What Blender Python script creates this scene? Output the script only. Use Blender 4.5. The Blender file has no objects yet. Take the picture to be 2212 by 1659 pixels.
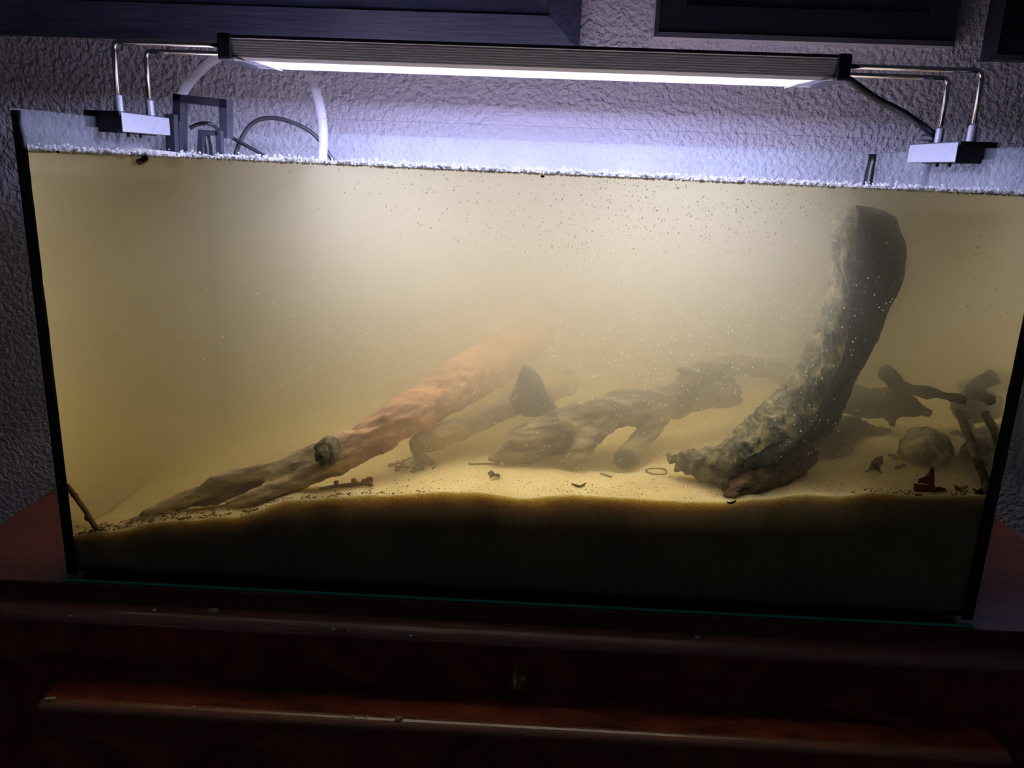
import bpy, bmesh, math, random
from mathutils import Vector, Matrix, noise
from mathutils.bvhtree import BVHTree
random.seed(7)
S = bpy.context.scene
COL = S.collection

# ------------------------------------------------------------------ camera
CAM = Vector((0.51152, -0.78225, 0.46214))
CR = Vector((0.998682, 0.036881, 0.035693))
CU = Vector((-0.044131, 0.261969, 0.964067))
CF = Vector((-0.026206, 0.964371, -0.263251))
FPX = 1734.6
cd = bpy.data.cameras.new('camera'); cam = bpy.data.objects.new('camera', cd); COL.objects.link(cam)
cd.sensor_fit = 'HORIZONTAL'; cd.sensor_width = 36.0; cd.lens = FPX / 2212 * 36.0
cd.clip_start = 0.02; cd.clip_end = 50
cam.matrix_world = Matrix(((CR.x, CU.x, -CF.x, CAM.x), (CR.y, CU.y, -CF.y, CAM.y), (CR.z, CU.z, -CF.z, CAM.z), (0, 0, 0, 1)))
S.camera = cam

# ------------------------------------------------------------------ world, exposure, light paths
w = bpy.data.worlds.new('world'); S.world = w; w.use_nodes = True
w.node_tree.nodes['Background'].inputs[0].default_value = (0.55, 0.6, 0.8, 1)
w.node_tree.nodes['Background'].inputs[1].default_value = 0.018
S.view_settings.view_transform = 'Standard'; S.view_settings.look = 'None'
S.view_settings.gamma = 1; S.view_settings.use_curve_mapping = False
S.view_settings.exposure = 0.35
LAMP = 180.0             # strength of the LED panel
BEAM = (0.3, 1.2)       # watts of area lights added under the panel: middle section, each end section
c = S.cycles; c.use_light_tree = False
c.max_bounces = 14; c.diffuse_bounces = 4; c.glossy_bounces = 8; c.transmission_bounces = 8
c.volume_bounces = 7; c.transparent_max_bounces = 40
c.use_denoising = True; c.use_adaptive_sampling = True; c.adaptive_threshold = .04
c.sample_clamp_indirect = 3.0; c.sample_clamp_direct = 1.7
c.caustics_reflective = True; c.caustics_refractive = False
try: c.denoiser = 'OPENIMAGEDENOISE'
except Exception: pass

# ------------------------------------------------------------------ helpers
TW, TH, TD, GT = 1.0, 0.4976, 0.457, 0.008      # tank width, height, depth, glass thickness
WALL_Y = 0.53
def ray(px, py): return CF + CR * ((px - 1106) / FPX) - CU * ((py - 829.5) / FPX)
def at(px, py, Y):
    d = ray(px, py); return CAM + d * ((Y - CAM.y) / d.y)
def pr(rpx, p): return rpx * (Vector(p) - CAM).dot(CF) / FPX
def lerp(a, b, t): return a + (b - a) * t
def interp(x, tab):
    if x <= tab[0][0]: return tab[0][1]
    for (a, va), (b, vb) in zip(tab, tab[1:]):
        if x <= b:
            t = (x - a) / (b - a); t = t * t * (3 - 2 * t); return lerp(va, vb, t)
    return tab[-1][1]
def fbm(v, o=4):
    s, a = 0, 1
    for i in range(o):
        s += a * noise.noise(v); v = v * 2.03; a *= .5
    return s

ROOT = {}
def link(o): COL.objects.link(o); return o
def tag(o, label, cat, group=None, kind=None):
    o['label'] = label; o['category'] = cat
    if group: o['group'] = group
    if kind: o['kind'] = kind
    return o
def thing(name, label, cat, loc, group=None):
    o = link(bpy.data.objects.new(name, None)); o.location = loc; o.empty_display_size = .02
    ROOT[o.name] = Vector(loc); return tag(o, label, cat, group)
def obj(name, me, mat, parent=None, smooth=False, base=None):
    if isinstance(me, bmesh.types.BMesh):
        bm = me; me = bpy.data.meshes.new(name); bm.normal_update(); bm.to_mesh(me); bm.free()
    if parent is not None: off = ROOT[parent.name]
    else:
        if base is None:
            xs = [v.co for v in me.vertices]
            base = Vector(((min(v.x for v in xs) + max(v.x for v in xs)) / 2, (min(v.y for v in xs) + max(v.y for v in xs)) / 2, min(v.z for v in xs)))
        off = Vector(base)
    me.transform(Matrix.Translation(-off))
    o = link(bpy.data.objects.new(name, me))
    if parent is not None: o.parent = parent
    else: o.location = off
    ROOT[o.name] = off
    if mat is not None: me.materials.append(mat)
    if smooth:
        for p in me.polygons: p.use_smooth = True
    return o
def struct(o): o['kind'] = 'structure'; return o

def box(bm, x0, x1, y0, y1, z0, z1, bev=0):
    r = bmesh.ops.create_cube(bm, size=1)
    bmesh.ops.scale(bm, vec=(x1 - x0, y1 - y0, z1 - z0), verts=r['verts'])
    bmesh.ops.translate(bm, vec=((x0 + x1) / 2, (y0 + y1) / 2, (z0 + z1) / 2), verts=r['verts'])
    if bev:
        es = list({e for v in r['verts'] for e in v.link_edges})
        bmesh.ops.bevel(bm, geom=es, offset=bev, segments=2, affect='EDGES', profile=.5)
    return r['verts']
def boxm(*a, bev=0):
    bm = bmesh.new(); box(bm, *a, bev=bev); return bm
def extr_x(bm, prof, x0, x1):
    a = [bm.verts.new((x0, y, z)) for y, z in prof]; b = [bm.verts.new((x1, y, z)) for y, z in prof]
    n = len(prof)
    for i in range(n): bm.faces.new((a[i], a[(i + 1) % n], b[(i + 1) % n], b[i]))
    bm.faces.new(a[::-1]); bm.faces.new(b)
    bmesh.ops.recalc_face_normals(bm, faces=bm.faces)
def catmull(P, n):
    P = [tuple(p) for p in P]; out = []
    Q = [P[0]] + P + [P[-1]]; m = len(P) - 1
    for i in range(n):
        t = i / (n - 1) * m; k = min(int(t), m - 1); t -= k
        a, b, c_, d = Q[k], Q[k + 1], Q[k + 2], Q[k + 3]
        out.append(tuple(.5 * (2 * b[j] + (c_[j] - a[j]) * t + (2 * a[j] - 5 * b[j] + 4 * c_[j] - d[j]) * t * t + (3 * b[j] - a[j] - 3 * c_[j] + d[j]) * t ** 3) for j in range(len(b))))
    return out
def sweep(bm, pts, n=24, seg=12, flat=1.0, flat_dir=None, smooth=True, rough=0, seed=0, cap=True):
    """pts: (x,y,z,r) control points -> tube"""
    P = catmull(pts, n) if smooth else [tuple(p) for p in pts]
    n = len(P); rings = []
    up = Vector((0, -1, .3)).normalized()
    prev = None
    for i, p in enumerate(P):
        c0 = Vector(p[:3]); t = (Vector(P[min(i + 1, n - 1)][:3]) - Vector(P[max(i - 1, 0)][:3]))
        t = t.normalized() if t.length > 1e-9 else Vector((1, 0, 0))
        if prev is None:
            u = (up - t * up.dot(t))
            if u.length < .1: u = Vector((1, 0, 0)) - t * t.x
        else: u = prev - t * prev.dot(t)
        u.normalize(); prev = u; v = t.cross(u)
        ring = []
        for k in range(seg):
            a = 2 * math.pi * k / seg
            d = u * math.cos(a) + v * math.sin(a)
            r = max(p[3], 1e-5)
            if rough: r *= 1 + rough * fbm(Vector((math.cos(a) * 1.5 + seed * 7.3, math.sin(a) * 1.5, i / n * len(pts) * .9)), 3)
            q = d * r
            if flat_dir is not None: q -= flat_dir * q.dot(flat_dir) * (1 - flat)
            ring.append(bm.verts.new(c0 + q))
        rings.append(ring)
    for a, b in zip(rings, rings[1:]):
        for k in range(seg): bm.faces.new((a[k], b[k], b[(k + 1) % seg], a[(k + 1) % seg]))
    if cap:
        bm.faces.new(rings[0]); bm.faces.new(rings[-1][::-1])
    return rings
def tube(name, pts, mat, parent=None, n=32, seg=10, **k):
    bm = bmesh.new(); sweep(bm, pts, n, seg, **k); bmesh.ops.recalc_face_normals(bm, faces=bm.faces)
    return obj(name, bm, mat, parent, smooth=True)
def blob(bm, c0, rx, ry, rz, sub=2, rough=.2, freq=30, seed=0):
    r = bmesh.ops.create_icosphere(bm, subdivisions=sub, radius=1)
    for v in r['verts']:
        d = v.co.normalized(); k = 1 + rough * fbm(d * 1.7 + Vector((seed * 3.1, seed, 0)), 3)
        v.co = Vector((d.x * rx * k, d.y * ry * k, d.z * rz * k)) + Vector(c0)
    return r['verts']
def remesh(bm, size, disp=None, smooth_it=0):
    me = bpy.data.meshes.new('tmp'); bmesh.ops.recalc_face_normals(bm, faces=bm.faces); bm.to_mesh(me); bm.free()
    o = link(bpy.data.objects.new('tmp', me)); m = o.modifiers.new('r', 'REMESH'); m.mode = 'VOXEL'; m.voxel_size = size
    if smooth_it:
        s = o.modifiers.new('s', 'SMOOTH'); s.iterations = smooth_it; s.factor = .5
    dg = bpy.context.evaluated_depsgraph_get(); dg.update()
    out = bpy.data.meshes.new_from_object(o.evaluated_get(dg))
    bpy.data.objects.remove(o); bpy.data.meshes.remove(me)
    if disp:
        vs = [(v.co.copy(), v.normal.copy()) for v in out.vertices]
        for v, (p, nn) in zip(out.vertices, vs): v.co = p + nn * disp(p, nn)
    for p in out.polygons: p.use_smooth = True
    return out

# ------------------------------------------------------------------ materials
def newmat(name):
    m = bpy.data.materials.new(name); m.use_nodes = True; nt = m.node_tree
    return m, nt, nt.nodes['Principled BSDF'], nt.nodes['Material Output']
def coords(nt, kind='Object', scale=(1, 1, 1)):
    tc = nt.nodes.new('ShaderNodeTexCoord'); mp = nt.nodes.new('ShaderNodeMapping')
    mp.inputs['Scale'].default_value = scale; nt.links.new(tc.outputs[kind], mp.inputs[0]); return mp.outputs[0]
def ntex(nt, vec, scale, detail=6, rough=.55, dist=0):
    n = nt.nodes.new('ShaderNodeTexNoise'); n.inputs['Scale'].default_value = scale; n.inputs['Detail'].default_value = detail
    n.inputs['Roughness'].default_value = rough; n.inputs['Distortion'].default_value = dist; nt.links.new(vec, n.inputs['Vector']); return n.outputs[0]
def ramp(nt, fac, stops):
    r = nt.nodes.new('ShaderNodeValToRGB'); e = r.color_ramp.elements
    while len(e) < len(stops): e.new(.5)
    for s, (p, col) in zip(e, stops): s.position = p; s.color = (*col, 1)
    nt.links.new(fac, r.inputs[0]); return r.outputs[0]
def bump(nt, bsdf, h, strength, dist):
    b = nt.nodes.new('ShaderNodeBump'); b.inputs['Strength'].default_value = strength; b.inputs['Distance'].default_value = dist
    nt.links.new(h, b.inputs['Height']); nt.links.new(b.outputs[0], bsdf.inputs['Normal'])
def mat(name, c1, c2=None, scale=40, rough=.5, bmp=0, bdist=.002, metal=0, stretch=(1, 1, 1), spec=.5, bscale=None, mid=(.35, .65), coat=0, detail=6, dist=0):
    m, nt, b, _ = newmat(name)
    b.inputs['Roughness'].default_value = rough; b.inputs['Metallic'].default_value = metal
    b.inputs['Specular IOR Level'].default_value = spec; b.inputs['Coat Weight'].default_value = coat; b.inputs['Coat Roughness'].default_value = .12
    v = coords(nt, 'Object', stretch)
    f = ntex(nt, v, scale, detail, .6, dist)
    c2 = c2 or tuple(x * .8 for x in c1)
    nt.links.new(ramp(nt, f, [(mid[0], c1), (mid[1], c2)]), b.inputs['Base Color'])
    if bmp: bump(nt, b, ntex(nt, v, bscale or scale * 2, 6), bmp, bdist)
    return m

# wall: coarse stucco
def wall_material():
    m, nt, b, _ = newmat('stucco')
    v = coords(nt); b.inputs['Roughness'].default_value = .75; b.inputs['Specular IOR Level'].default_value = .25
    f = ntex(nt, v, 6, 5)
    nt.links.new(ramp(nt, f, [(.3, (.68, .62, .75)), (.7, (.76, .70, .82))]), b.inputs['Base Color'])
    n1 = ntex(nt, v, 120, 3, .45, .15); n2 = ntex(nt, v, 300, 2, .5)
    r1 = ramp(nt, n1, [(.30, (0, 0, 0)), (.70, (1, 1, 1))])
    mx = nt.nodes.new('ShaderNodeMath'); mx.operation = 'MULTIPLY_ADD'; mx.inputs[1].default_value = .35
    nt.links.new(n2, mx.inputs[0]); nt.links.new(r1, mx.inputs[2])
    bump(nt, b, mx.outputs[0], .9, .004)
    return m
M = {}
M['wall'] = wall_material()
def wood_material(name, c1, c2, c3, rough, coat=.3, flame=False, crough=.18):
    m, nt, b, _ = newmat(name)
    v = coords(nt, 'Object', (3, 9, 4) if flame else (1.2, 14, 14))
    f = ntex(nt, v, 2.2 if flame else 5, 8, .62, 1.8 if flame else .6)
    nt.links.new(ramp(nt, f, [(.3, c1), (.5, c2), (.72, c3)]), b.inputs['Base Color'])
    g = ntex(nt, coords(nt, 'Object', (6, 60, 60)), 14, 4)
    bump(nt, b, g, .12, .001)
    b.inputs['Roughness'].default_value = rough; b.inputs['Coat Weight'].default_value = coat; b.inputs['Coat Roughness'].default_value = crough; b.inputs['Coat IOR'].default_value = 1.9 if coat == 1.0 else 1.5
    return m
M['mahogany'] = wood_material('mahogany', (.11, .026, .020), (.19, .046, .034), (.25, .066, .046), .42, .9, crough=.14)
M['moulding'] = wood_material('polished_moulding', (.24, .085, .06), (.36, .13, .095), (.46, .19, .14), .4, 1.0, crough=.2)
M['flame'] = wood_material('flame_veneer', (.10, .022, .017), (.32, .065, .038), (.62, .14, .065), .35, .4, True)
M['bead_wood'] = wood_material('bead_wood', (.30, .10, .045), (.42, .16, .07), (.52, .22, .10), .36, 1.0, crough=.22)
M['black_plastic'] = mat('black_plastic', (.006, .006, .010), (.010, .010, .015), 60, .4, spec=.3)
M['silicone'] = mat('black_silicone', (.004, .004, .005), (.008, .008, .008), 60, .35, .1, .0005)
M['frame_black'] = mat('black_frame', (.008, .008, .014), (.014, .014, .022), 20, .5, .1, .0005, stretch=(1, 20, 20))
M['frame_grey'] = mat('grey_frame_side', (.55, .53, .57), (.65, .63, .67), 40, .6, .1, .0004, stretch=(1, 12, 12))
M['frame_blue'] = mat('blue_black_wood', (.030, .034, .070), (.075, .082, .135), 14, .42, .15, .0006, stretch=(1, 26, 26), spec=.4)
M['picture_dark'] = mat('dark_picture', (.012, .012, .016), (.022, .021, .024), 9, .25)
M['chrome'] = mat('chrome', (.72, .70, .70), (.8, .78, .78), 60, .12, metal=1)
M['alu'] = mat('brushed_aluminium', (.66, .63, .62), (.74, .71, .70), 30, .40, metal=.55, stretch=(1, 40, 40))
M['clamp_grey'] = mat('grey_clamp', (.42, .42, .50), (.47, .47, .55), 80, .35, metal=.3)
M['brass'] = mat('aged_brass', (.85, .66, .28), (.60, .44, .17), 220, .32, .2, .0004, metal=.55)
M['dark_metal'] = mat('dark_keyhole', (.02, .02, .025), (.03, .03, .03), 90, .4, metal=.6)
M['cable'] = mat('black_rubber', (.010, .010, .013), (.018, .018, .022), 150, .42)
M['crumb'] = mat('sand_crumb', (.88, .80, .60), (.70, .60, .42), 400, .9, .5, .0006)
M['pale_wood'] = mat('sanded_driftwood', (.34, .24, .12), (.13, .085, .045), 26, .8, .7, .003, stretch=(.6, 2.5, 2.5), mid=(.44, .60))
M['grey_wood'] = mat('grey_driftwood', (.27, .21, .12), (.065, .05, .03), 30, .85, .7, .003, stretch=(.7, 2, 2), mid=(.43, .59))
M['dark_wood'] = mat('dark_waterlogged_wood', (.030, .024, .018), (.055, .042, .028), 50, .8, .6, .002)
M['knot'] = mat('knotty_bark', (.035, .028, .018), (.27, .22, .12), 110, .85, .8, .003, mid=(.42, .66))
M['red_leaf'] = mat('red_leaf', (.115, .010, .006), (.19, .022, .010), 60, .5, .3, .0008)
M['brown_leaf'] = mat('brown_leaf', (.10, .035, .015), (.19, .075, .030), 90, .7, .4, .0008)
M['black_bit'] = mat('black_debris', (.018, .012, .009), (.04, .026, .018), 200, .8, .4, .0006)
M['twig'] = mat('twig', (.075, .042, .020), (.14, .085, .04), 160, .8, .6, .001)
M['pale_bit'] = mat('pale_fragment', (.55, .47, .33), (.42, .34, .22), 150, .7)
M['stone'] = mat('stone', (.18, .145, .10), (.62, .52, .34), 42, .85, .8, .003, mid=(.46, .55))
M['scum'] = mat('pale_scum', (.80, .74, .66), (.66, .58, .50), 160, .7, .6, .001)

def bark_material():
    m, nt, b, _ = newmat('green_grey_bark')
    v = coords(nt); b.inputs['Roughness'].default_value = .85
    f = ntex(nt, v, 55, 7, .65, .5)
    base = ramp(nt, f, [(.38, (.012, .011, .008)), (.5, (.075, .074, .042)), (.63, (.32, .25, .12))])
    f2 = ntex(nt, v, 120, 3); spots = ramp(nt, f2, [(.66, (0, 0, 0)), (.74, (1, 1, 1))])
    mx = nt.nodes.new('ShaderNodeMix'); mx.data_type = 'RGBA'; mx.inputs['B'].default_value = (.42, .24, .09, 1)
    nt.links.new(spots, mx.inputs['Factor']); nt.links.new(base, mx.inputs['A']); nt.links.new(mx.outputs['Result'], b.inputs['Base Color'])
    bump(nt, b, ntex(nt, v, 160, 6, .6, .4), .8, .003)
    return m
M['bark'] = bark_material()
M['split_wood'] = mat('dark_split_wood', (.018, .016, .018), (.045, .038, .034), 36, .8, .7, .003, stretch=(2, 2, .6))
M['red_heart'] = mat('reddish_heartwood', (.055, .024, .013), (.15, .085, .045), 60, .8, 1, .006, stretch=(1, 1, 2.4))
def log_material():
    # sand-dusted tan wood that turns orange further along (the bare inner wood)
    m, nt, b, _ = newmat('tan_to_orange_driftwood')
    v = coords(nt, 'Object', (.6, 2.2, 2.2)); b.inputs['Roughness'].default_value = .8
    f = ntex(nt, v, 26, 7, .6)
    tan = ramp(nt, f, [(.43, (.55, .42, .24)), (.60, (.17, .11, .055))])
    org = ramp(nt, f, [(.42, (.46, .25, .13)), (.60, (.24, .115, .06))])
    tc = nt.nodes.new('ShaderNodeTexCoord'); sx = nt.nodes.new('ShaderNodeSeparateXYZ'); nt.links.new(tc.outputs['Object'], sx.inputs[0])
    ad = nt.nodes.new('ShaderNodeMath'); ad.operation = 'MULTIPLY_ADD'; ad.inputs[1].default_value = .10
    nt.links.new(f, ad.inputs[0]); nt.links.new(sx.outputs[0], ad.inputs[2])
    fac = ramp(nt, ad.outputs[0], [(.19, (0, 0, 0)), (.27, (1, 1, 1))])
    mx = nt.nodes.new('ShaderNodeMix'); mx.data_type = 'RGBA'
    nt.links.new(fac, mx.inputs['Factor']); nt.links.new(tan, mx.inputs['A']); nt.links.new(org, mx.inputs['B'])
    nt.links.new(mx.outputs['Result'], b.inputs['Base Color'])
    bump(nt, b, ntex(nt, v, 60, 6), .7, .003)
    return m
M['log'] = log_material()
def glass_material(name, tint, haze, refl=.045):
    m, nt, b, out = newmat(name); nt.nodes.remove(b)
    tr = nt.nodes.new('ShaderNodeBsdfTransparent'); tr.inputs[0].default_value = (*tint, 1)
    gl = nt.nodes.new('ShaderNodeBsdfGlossy'); gl.inputs['Roughness'].default_value = .02
    lw = nt.nodes.new('ShaderNodeFresnel'); lw.inputs[0].default_value = 1.25
    ge = nt.nodes.new('ShaderNodeNewGeometry'); fb = nt.nodes.new('ShaderNodeMath'); fb.operation = 'SUBTRACT'; fb.inputs[0].default_value = 1; nt.links.new(ge.outputs['Backfacing'], fb.inputs[1])
    fm = nt.nodes.new('ShaderNodeMath'); fm.operation = 'MULTIPLY'; nt.links.new(lw.outputs[0], fm.inputs[0]); nt.links.new(fb.outputs[0], fm.inputs[1])
    mx = nt.nodes.new('ShaderNodeMixShader'); nt.links.new(fm.outputs[0], mx.inputs[0]); nt.links.new(tr.outputs[0], mx.inputs[1]); nt.links.new(gl.outputs[0], mx.inputs[2])
    last = mx
    if haze:   # condensation film above the water line
        df = nt.nodes.new('ShaderNodeBsdfTranslucent'); df.inputs[0].default_value = (.85, .9, 1, 1)
        d2 = nt.nodes.new('ShaderNodeBsdfDiffuse'); d2.inputs[0].default_value = (.85, .9, 1, 1)
        m0 = nt.nodes.new('ShaderNodeMixShader'); m0.inputs[0].default_value = .5; nt.links.new(df.outputs[0], m0.inputs[1]); nt.links.new(d2.outputs[0], m0.inputs[2])
        v = coords(nt); f = ntex(nt, v, 18, 5)
        tc = nt.nodes.new('ShaderNodeTexCoord'); sx = nt.nodes.new('ShaderNodeSeparateXYZ'); nt.links.new(tc.outputs['Object'], sx.inputs[0])
        gt = nt.nodes.new('ShaderNodeMath'); gt.operation = 'GREATER_THAN'; gt.inputs[1].default_value = .452; nt.links.new(sx.outputs[2], gt.inputs[0])
        ml = nt.nodes.new('ShaderNodeMath'); ml.operation = 'MULTIPLY'; nt.links.new(gt.outputs[0], ml.inputs[0])
        rr = nt.nodes.new('ShaderNodeMapRange'); rr.inputs[1].default_value = .3; rr.inputs[2].default_value = .7; rr.inputs[3].default_value = haze * .6; rr.inputs[4].default_value = haze * 1.4
        nt.links.new(f, rr.inputs[0]); nt.links.new(rr.outputs[0], ml.inputs[1])
        m2 = nt.nodes.new('ShaderNodeMixShader'); nt.links.new(ml.outputs[0], m2.inputs[0]); nt.links.new(mx.outputs[0], m2.inputs[1]); nt.links.new(m0.outputs[0], m2.inputs[2]); last = m2
    nt.links.new(last.outputs[0], out.inputs[0]); return m
M['glass'] = glass_material('tank_glass', (.97, .99, .985), 0)
M['misted'] = glass_material('misted_glass', (.97, .99, .985), .055)
M['clear'] = glass_material('clear_drop', (.96, .98, 1), 0)
M['rim'] = glass_material('ground_glass_edge', (.55, .66, .62), 0)
M['green_glint'] = mat('green_glass_edge_glint', (.05, .62, .45), (.08, .72, .55), 60, .2, spec=.8)
def hose_material():
    m, nt, b, out = newmat('milky_hose')
    b.inputs['Base Color'].default_value = (.82, .82, .86, 1); b.inputs['Roughness'].default_value = .3
    tr = nt.nodes.new('ShaderNodeBsdfTransparent'); mx = nt.nodes.new('ShaderNodeMixShader'); mx.inputs[0].default_value = .55
    f = ntex(nt, coords(nt), 30, 3); r = nt.nodes.new('ShaderNodeMapRange'); r.inputs[3].default_value = .26; r.inputs[4].default_value = .42
    nt.links.new(f, r.inputs[0]); nt.links.new(r.outputs[0], mx.inputs[0])
    nt.links.new(tr.outputs[0], mx.inputs[1]); nt.links.new(b.outputs[0], mx.inputs[2]); nt.links.new(mx.outputs[0], out.inputs[0]); return m
M['hose'] = hose_material()
def foam_material(name='bubble_foam', clear=.35, shine=.35, thru=.5):
    m, nt, b, out = newmat(name); nt.nodes.remove(b)
    def mix(f, a_, b_):
        x = nt.nodes.new('ShaderNodeMixShader'); nt.links.new(a_.outputs[0], x.inputs[1]); nt.links.new(b_.outputs[0], x.inputs[2])
        if isinstance(f, float): x.inputs[0].default_value = f
        else: nt.links.new(f, x.inputs[0])
        return x
    df = nt.nodes.new('ShaderNodeBsdfDiffuse'); df.inputs[0].default_value = (.93, .91, .87, 1)
    tl = nt.nodes.new('ShaderNodeBsdfTranslucent'); tl.inputs[0].default_value = (.96, .94, .91, 1)
    gl = nt.nodes.new('ShaderNodeBsdfGlossy'); gl.inputs['Roughness'].default_value = .3; gl.inputs[0].default_value = (.95, .95, .95, 1)
    tr = nt.nodes.new('ShaderNodeBsdfTransparent')
    f = ntex(nt, coords(nt), 300, 2); r = nt.nodes.new('ShaderNodeMapRange'); r.inputs[3].default_value = clear * .6; r.inputs[4].default_value = clear * 1.4
    nt.links.new(f, r.inputs[0])
    x = mix(r.outputs[0], mix(shine, mix(thru, df, tl), gl), tr)
    nt.links.new(x.outputs[0], out.inputs[0]); return m
M['white_speck'] = foam_material('gas_bubble', .15, .12, .95)
M['foam'] = foam_material()
def sand_material():
    m, nt, b, _ = newmat('fine_sand'); v = coords(nt)
    f = ntex(nt, v, 900, 2, .6); g = ntex(nt, v, 14, 5, .55)
    base = ramp(nt, f, [(.30, (.40, .29, .14)), (.5, (.66, .53, .30)), (.72, (.84, .72, .46))])
    st = ramp(nt, g, [(.35, (.80, .76, .70)), (.6, (1, 1, 1))])
    mx = nt.nodes.new('ShaderNodeMix'); mx.data_type = 'RGBA'; mx.blend_type = 'MULTIPLY'; mx.inputs['Factor'].default_value = 1
    nt.links.new(base, mx.inputs['A']); nt.links.new(st, mx.inputs['B']); nt.links.new(mx.outputs['Result'], b.inputs['Base Color'])
    b.inputs['Roughness'].default_value = .9; b.inputs['Specular IOR Level'].default_value = .2
    b.inputs['Subsurface Weight'].default_value = 1.0; b.inputs['Subsurface Radius'].default_value = (1, .88, .45); b.inputs['Subsurface Scale'].default_value = .028
    bump(nt, b, f, .4, .0008)
    return m
M['sand'] = sand_material()
def water_material(name, gloss):
    m, nt, b, out = newmat(name); nt.nodes.remove(b)
    sc = nt.nodes.new('ShaderNodeVolumeScatter'); sc.inputs['Color'].default_value = (1, 1, 1, 1); sc.inputs['Density'].default_value = 5.9
    sc.inputs['Anisotropy'].default_value = .74
    ab = nt.nodes.new('ShaderNodeVolumeAbsorption'); ab.inputs['Color'].default_value = (.89, .765, .09, 1); ab.inputs['Density'].default_value = 2.2
    ad = nt.nodes.new('ShaderNodeAddShader'); nt.links.new(sc.outputs[0], ad.inputs[0]); nt.links.new(ab.outputs[0], ad.inputs[1])
    nt.links.new(ad.outputs[0], out.inputs['Volume'])
    tr = nt.nodes.new('ShaderNodeBsdfTransparent'); gl = nt.nodes.new('ShaderNodeBsdfGlossy'); gl.inputs['Roughness'].default_value = gloss
    fr = nt.nodes.new('ShaderNodeFresnel'); fr.inputs[0].default_value = 1.33
    ge = nt.nodes.new('ShaderNodeNewGeometry'); ml = nt.nodes.new('ShaderNodeMath'); ml.operation = 'MULTIPLY'; nt.links.new(fr.outputs[0], ml.inputs[0])
    if gloss < .1: nt.links.new(ge.outputs['Backfacing'], ml.inputs[1])
    else: ml.inputs[1].default_value = 1
    mx = nt.nodes.new('ShaderNodeMixShader'); nt.links.new(ml.outputs[0], mx.inputs[0]); nt.links.new(tr.outputs[0], mx.inputs[1]); nt.links.new(gl.outputs[0], mx.inputs[2])
    nt.links.new(mx.outputs[0], out.inputs['Surface']); return m
M['water'] = water_material('murky_water', .03); M['water_top'] = water_material('murky_water_surface', .2)
def emit_material(name, col, s):
    m, nt, b, out = newmat(name); nt.nodes.remove(b)
    e = nt.nodes.new('ShaderNodeEmission'); e.inputs[0].default_value = (*col, 1); e.inputs[1].default_value = s
    nt.links.new(e.outputs[0], out.inputs[0]); return m
M['led_chip'] = emit_material('led_chip', (.86, .80, 1.0), LAMP * .8)

# ------------------------------------------------------------------ room: wall, floor
struct(obj('wall_back', boxm(-2.2, 3.2, WALL_Y, WALL_Y + .12, -.82, 2.1), M['wall'], base=(0, WALL_Y, -.82)))
M['floor'] = mat('floor_boards', (.10, .065, .04), (.15, .10, .06), 6, .5, stretch=(1, 10, 1))
struct(obj('floor', boxm(-2.2, 3.2, -2.4, WALL_Y + .12, -.90, -.82), M['floor']))

# ------------------------------------------------------------------ dresser
DX0, DX1 = -.155, 1.182
dr = thing('dresser', 'dark red-brown mahogany dresser carrying the aquarium', 'dresser', (.5, .25, -.82))
obj('body', boxm(DX0 + .01, DX1 - .01, .004, WALL_Y - .01, -.82, -.022), M['mahogany'], dr)
obj('top', boxm(DX0, DX1, -.004, WALL_Y - .008, -.022, 0, bev=.0012), M['mahogany'], dr)
bm = bmesh.new()
arc = [(-.004 - .0225 * math.sin(a), -.0215 - .0105 * (1 - math.cos(a))) for a in [math.pi / 2 * i / 10 for i in range(11)]]
extr_x(bm, [(.006, -.0215)] + arc + [(-.0278, -.0322), (-.0278, -.0350), (-.012, -.0375), (.006, -.0375)], DX0 - .012, DX1 + .012)
obj('upper_moulding', bm, M['moulding'], dr, smooth=False)
obj('drawer_front', boxm(DX0 + .012, DX1 - .012, -.012, .006, -.118, -.0378), M['flame'], dr)
# the lower case stands forward and carries a rounded bead along its front edge
BY, BZ = -.068, -.1062
bm = bmesh.new()
bead = [(BY - .011 * math.sin(math.pi * i / 12), BZ + .0076 * math.cos(math.pi * i / 12)) for i in range(13)]
extr_x(bm, bead, .0085, 1.0135)
obj('lower_moulding', bm, M['bead_wood'], dr, smooth=False)
bm = bmesh.new()
lp = [(.0095 - .17 * ((i / 12) ** 1.15), lerp(BZ - .0074, -.42, i / 12)) for i in range(13)]
fy = [BY - .004 - .02 * math.sin(min(1, i / 8) * math.pi / 2) for i in range(13)]
a = [bm.verts.new((x, y, z)) for (x, z), y in zip(lp, fy)]
b = [bm.verts.new((1.022 - x, y, z)) for (x, z), y in zip(lp, fy)]
for i in range(12): bm.faces.new((a[i], a[i + 1], b[i + 1], b[i]))
r = bmesh.ops.extrude_face_region(bm, geom=bm.faces[:])
bmesh.ops.translate(bm, vec=(0, .05, 0), verts=[v for v in r['geom'] if isinstance(v, bmesh.types.BMVert)])
bmesh.ops.recalc_face_normals(bm, faces=bm.faces)
obj('lower_panel', bm, M['flame'], dr, smooth=False)
obj('ledge', boxm(.0095, 1.0125, BY - .002, -.008, BZ - .006, BZ + .0068), M['flame'], dr)
obj('plinth', boxm(DX0 + .012, DX1 - .012, -.030, .006, -.82, -.119), M['flame'], dr)
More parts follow.
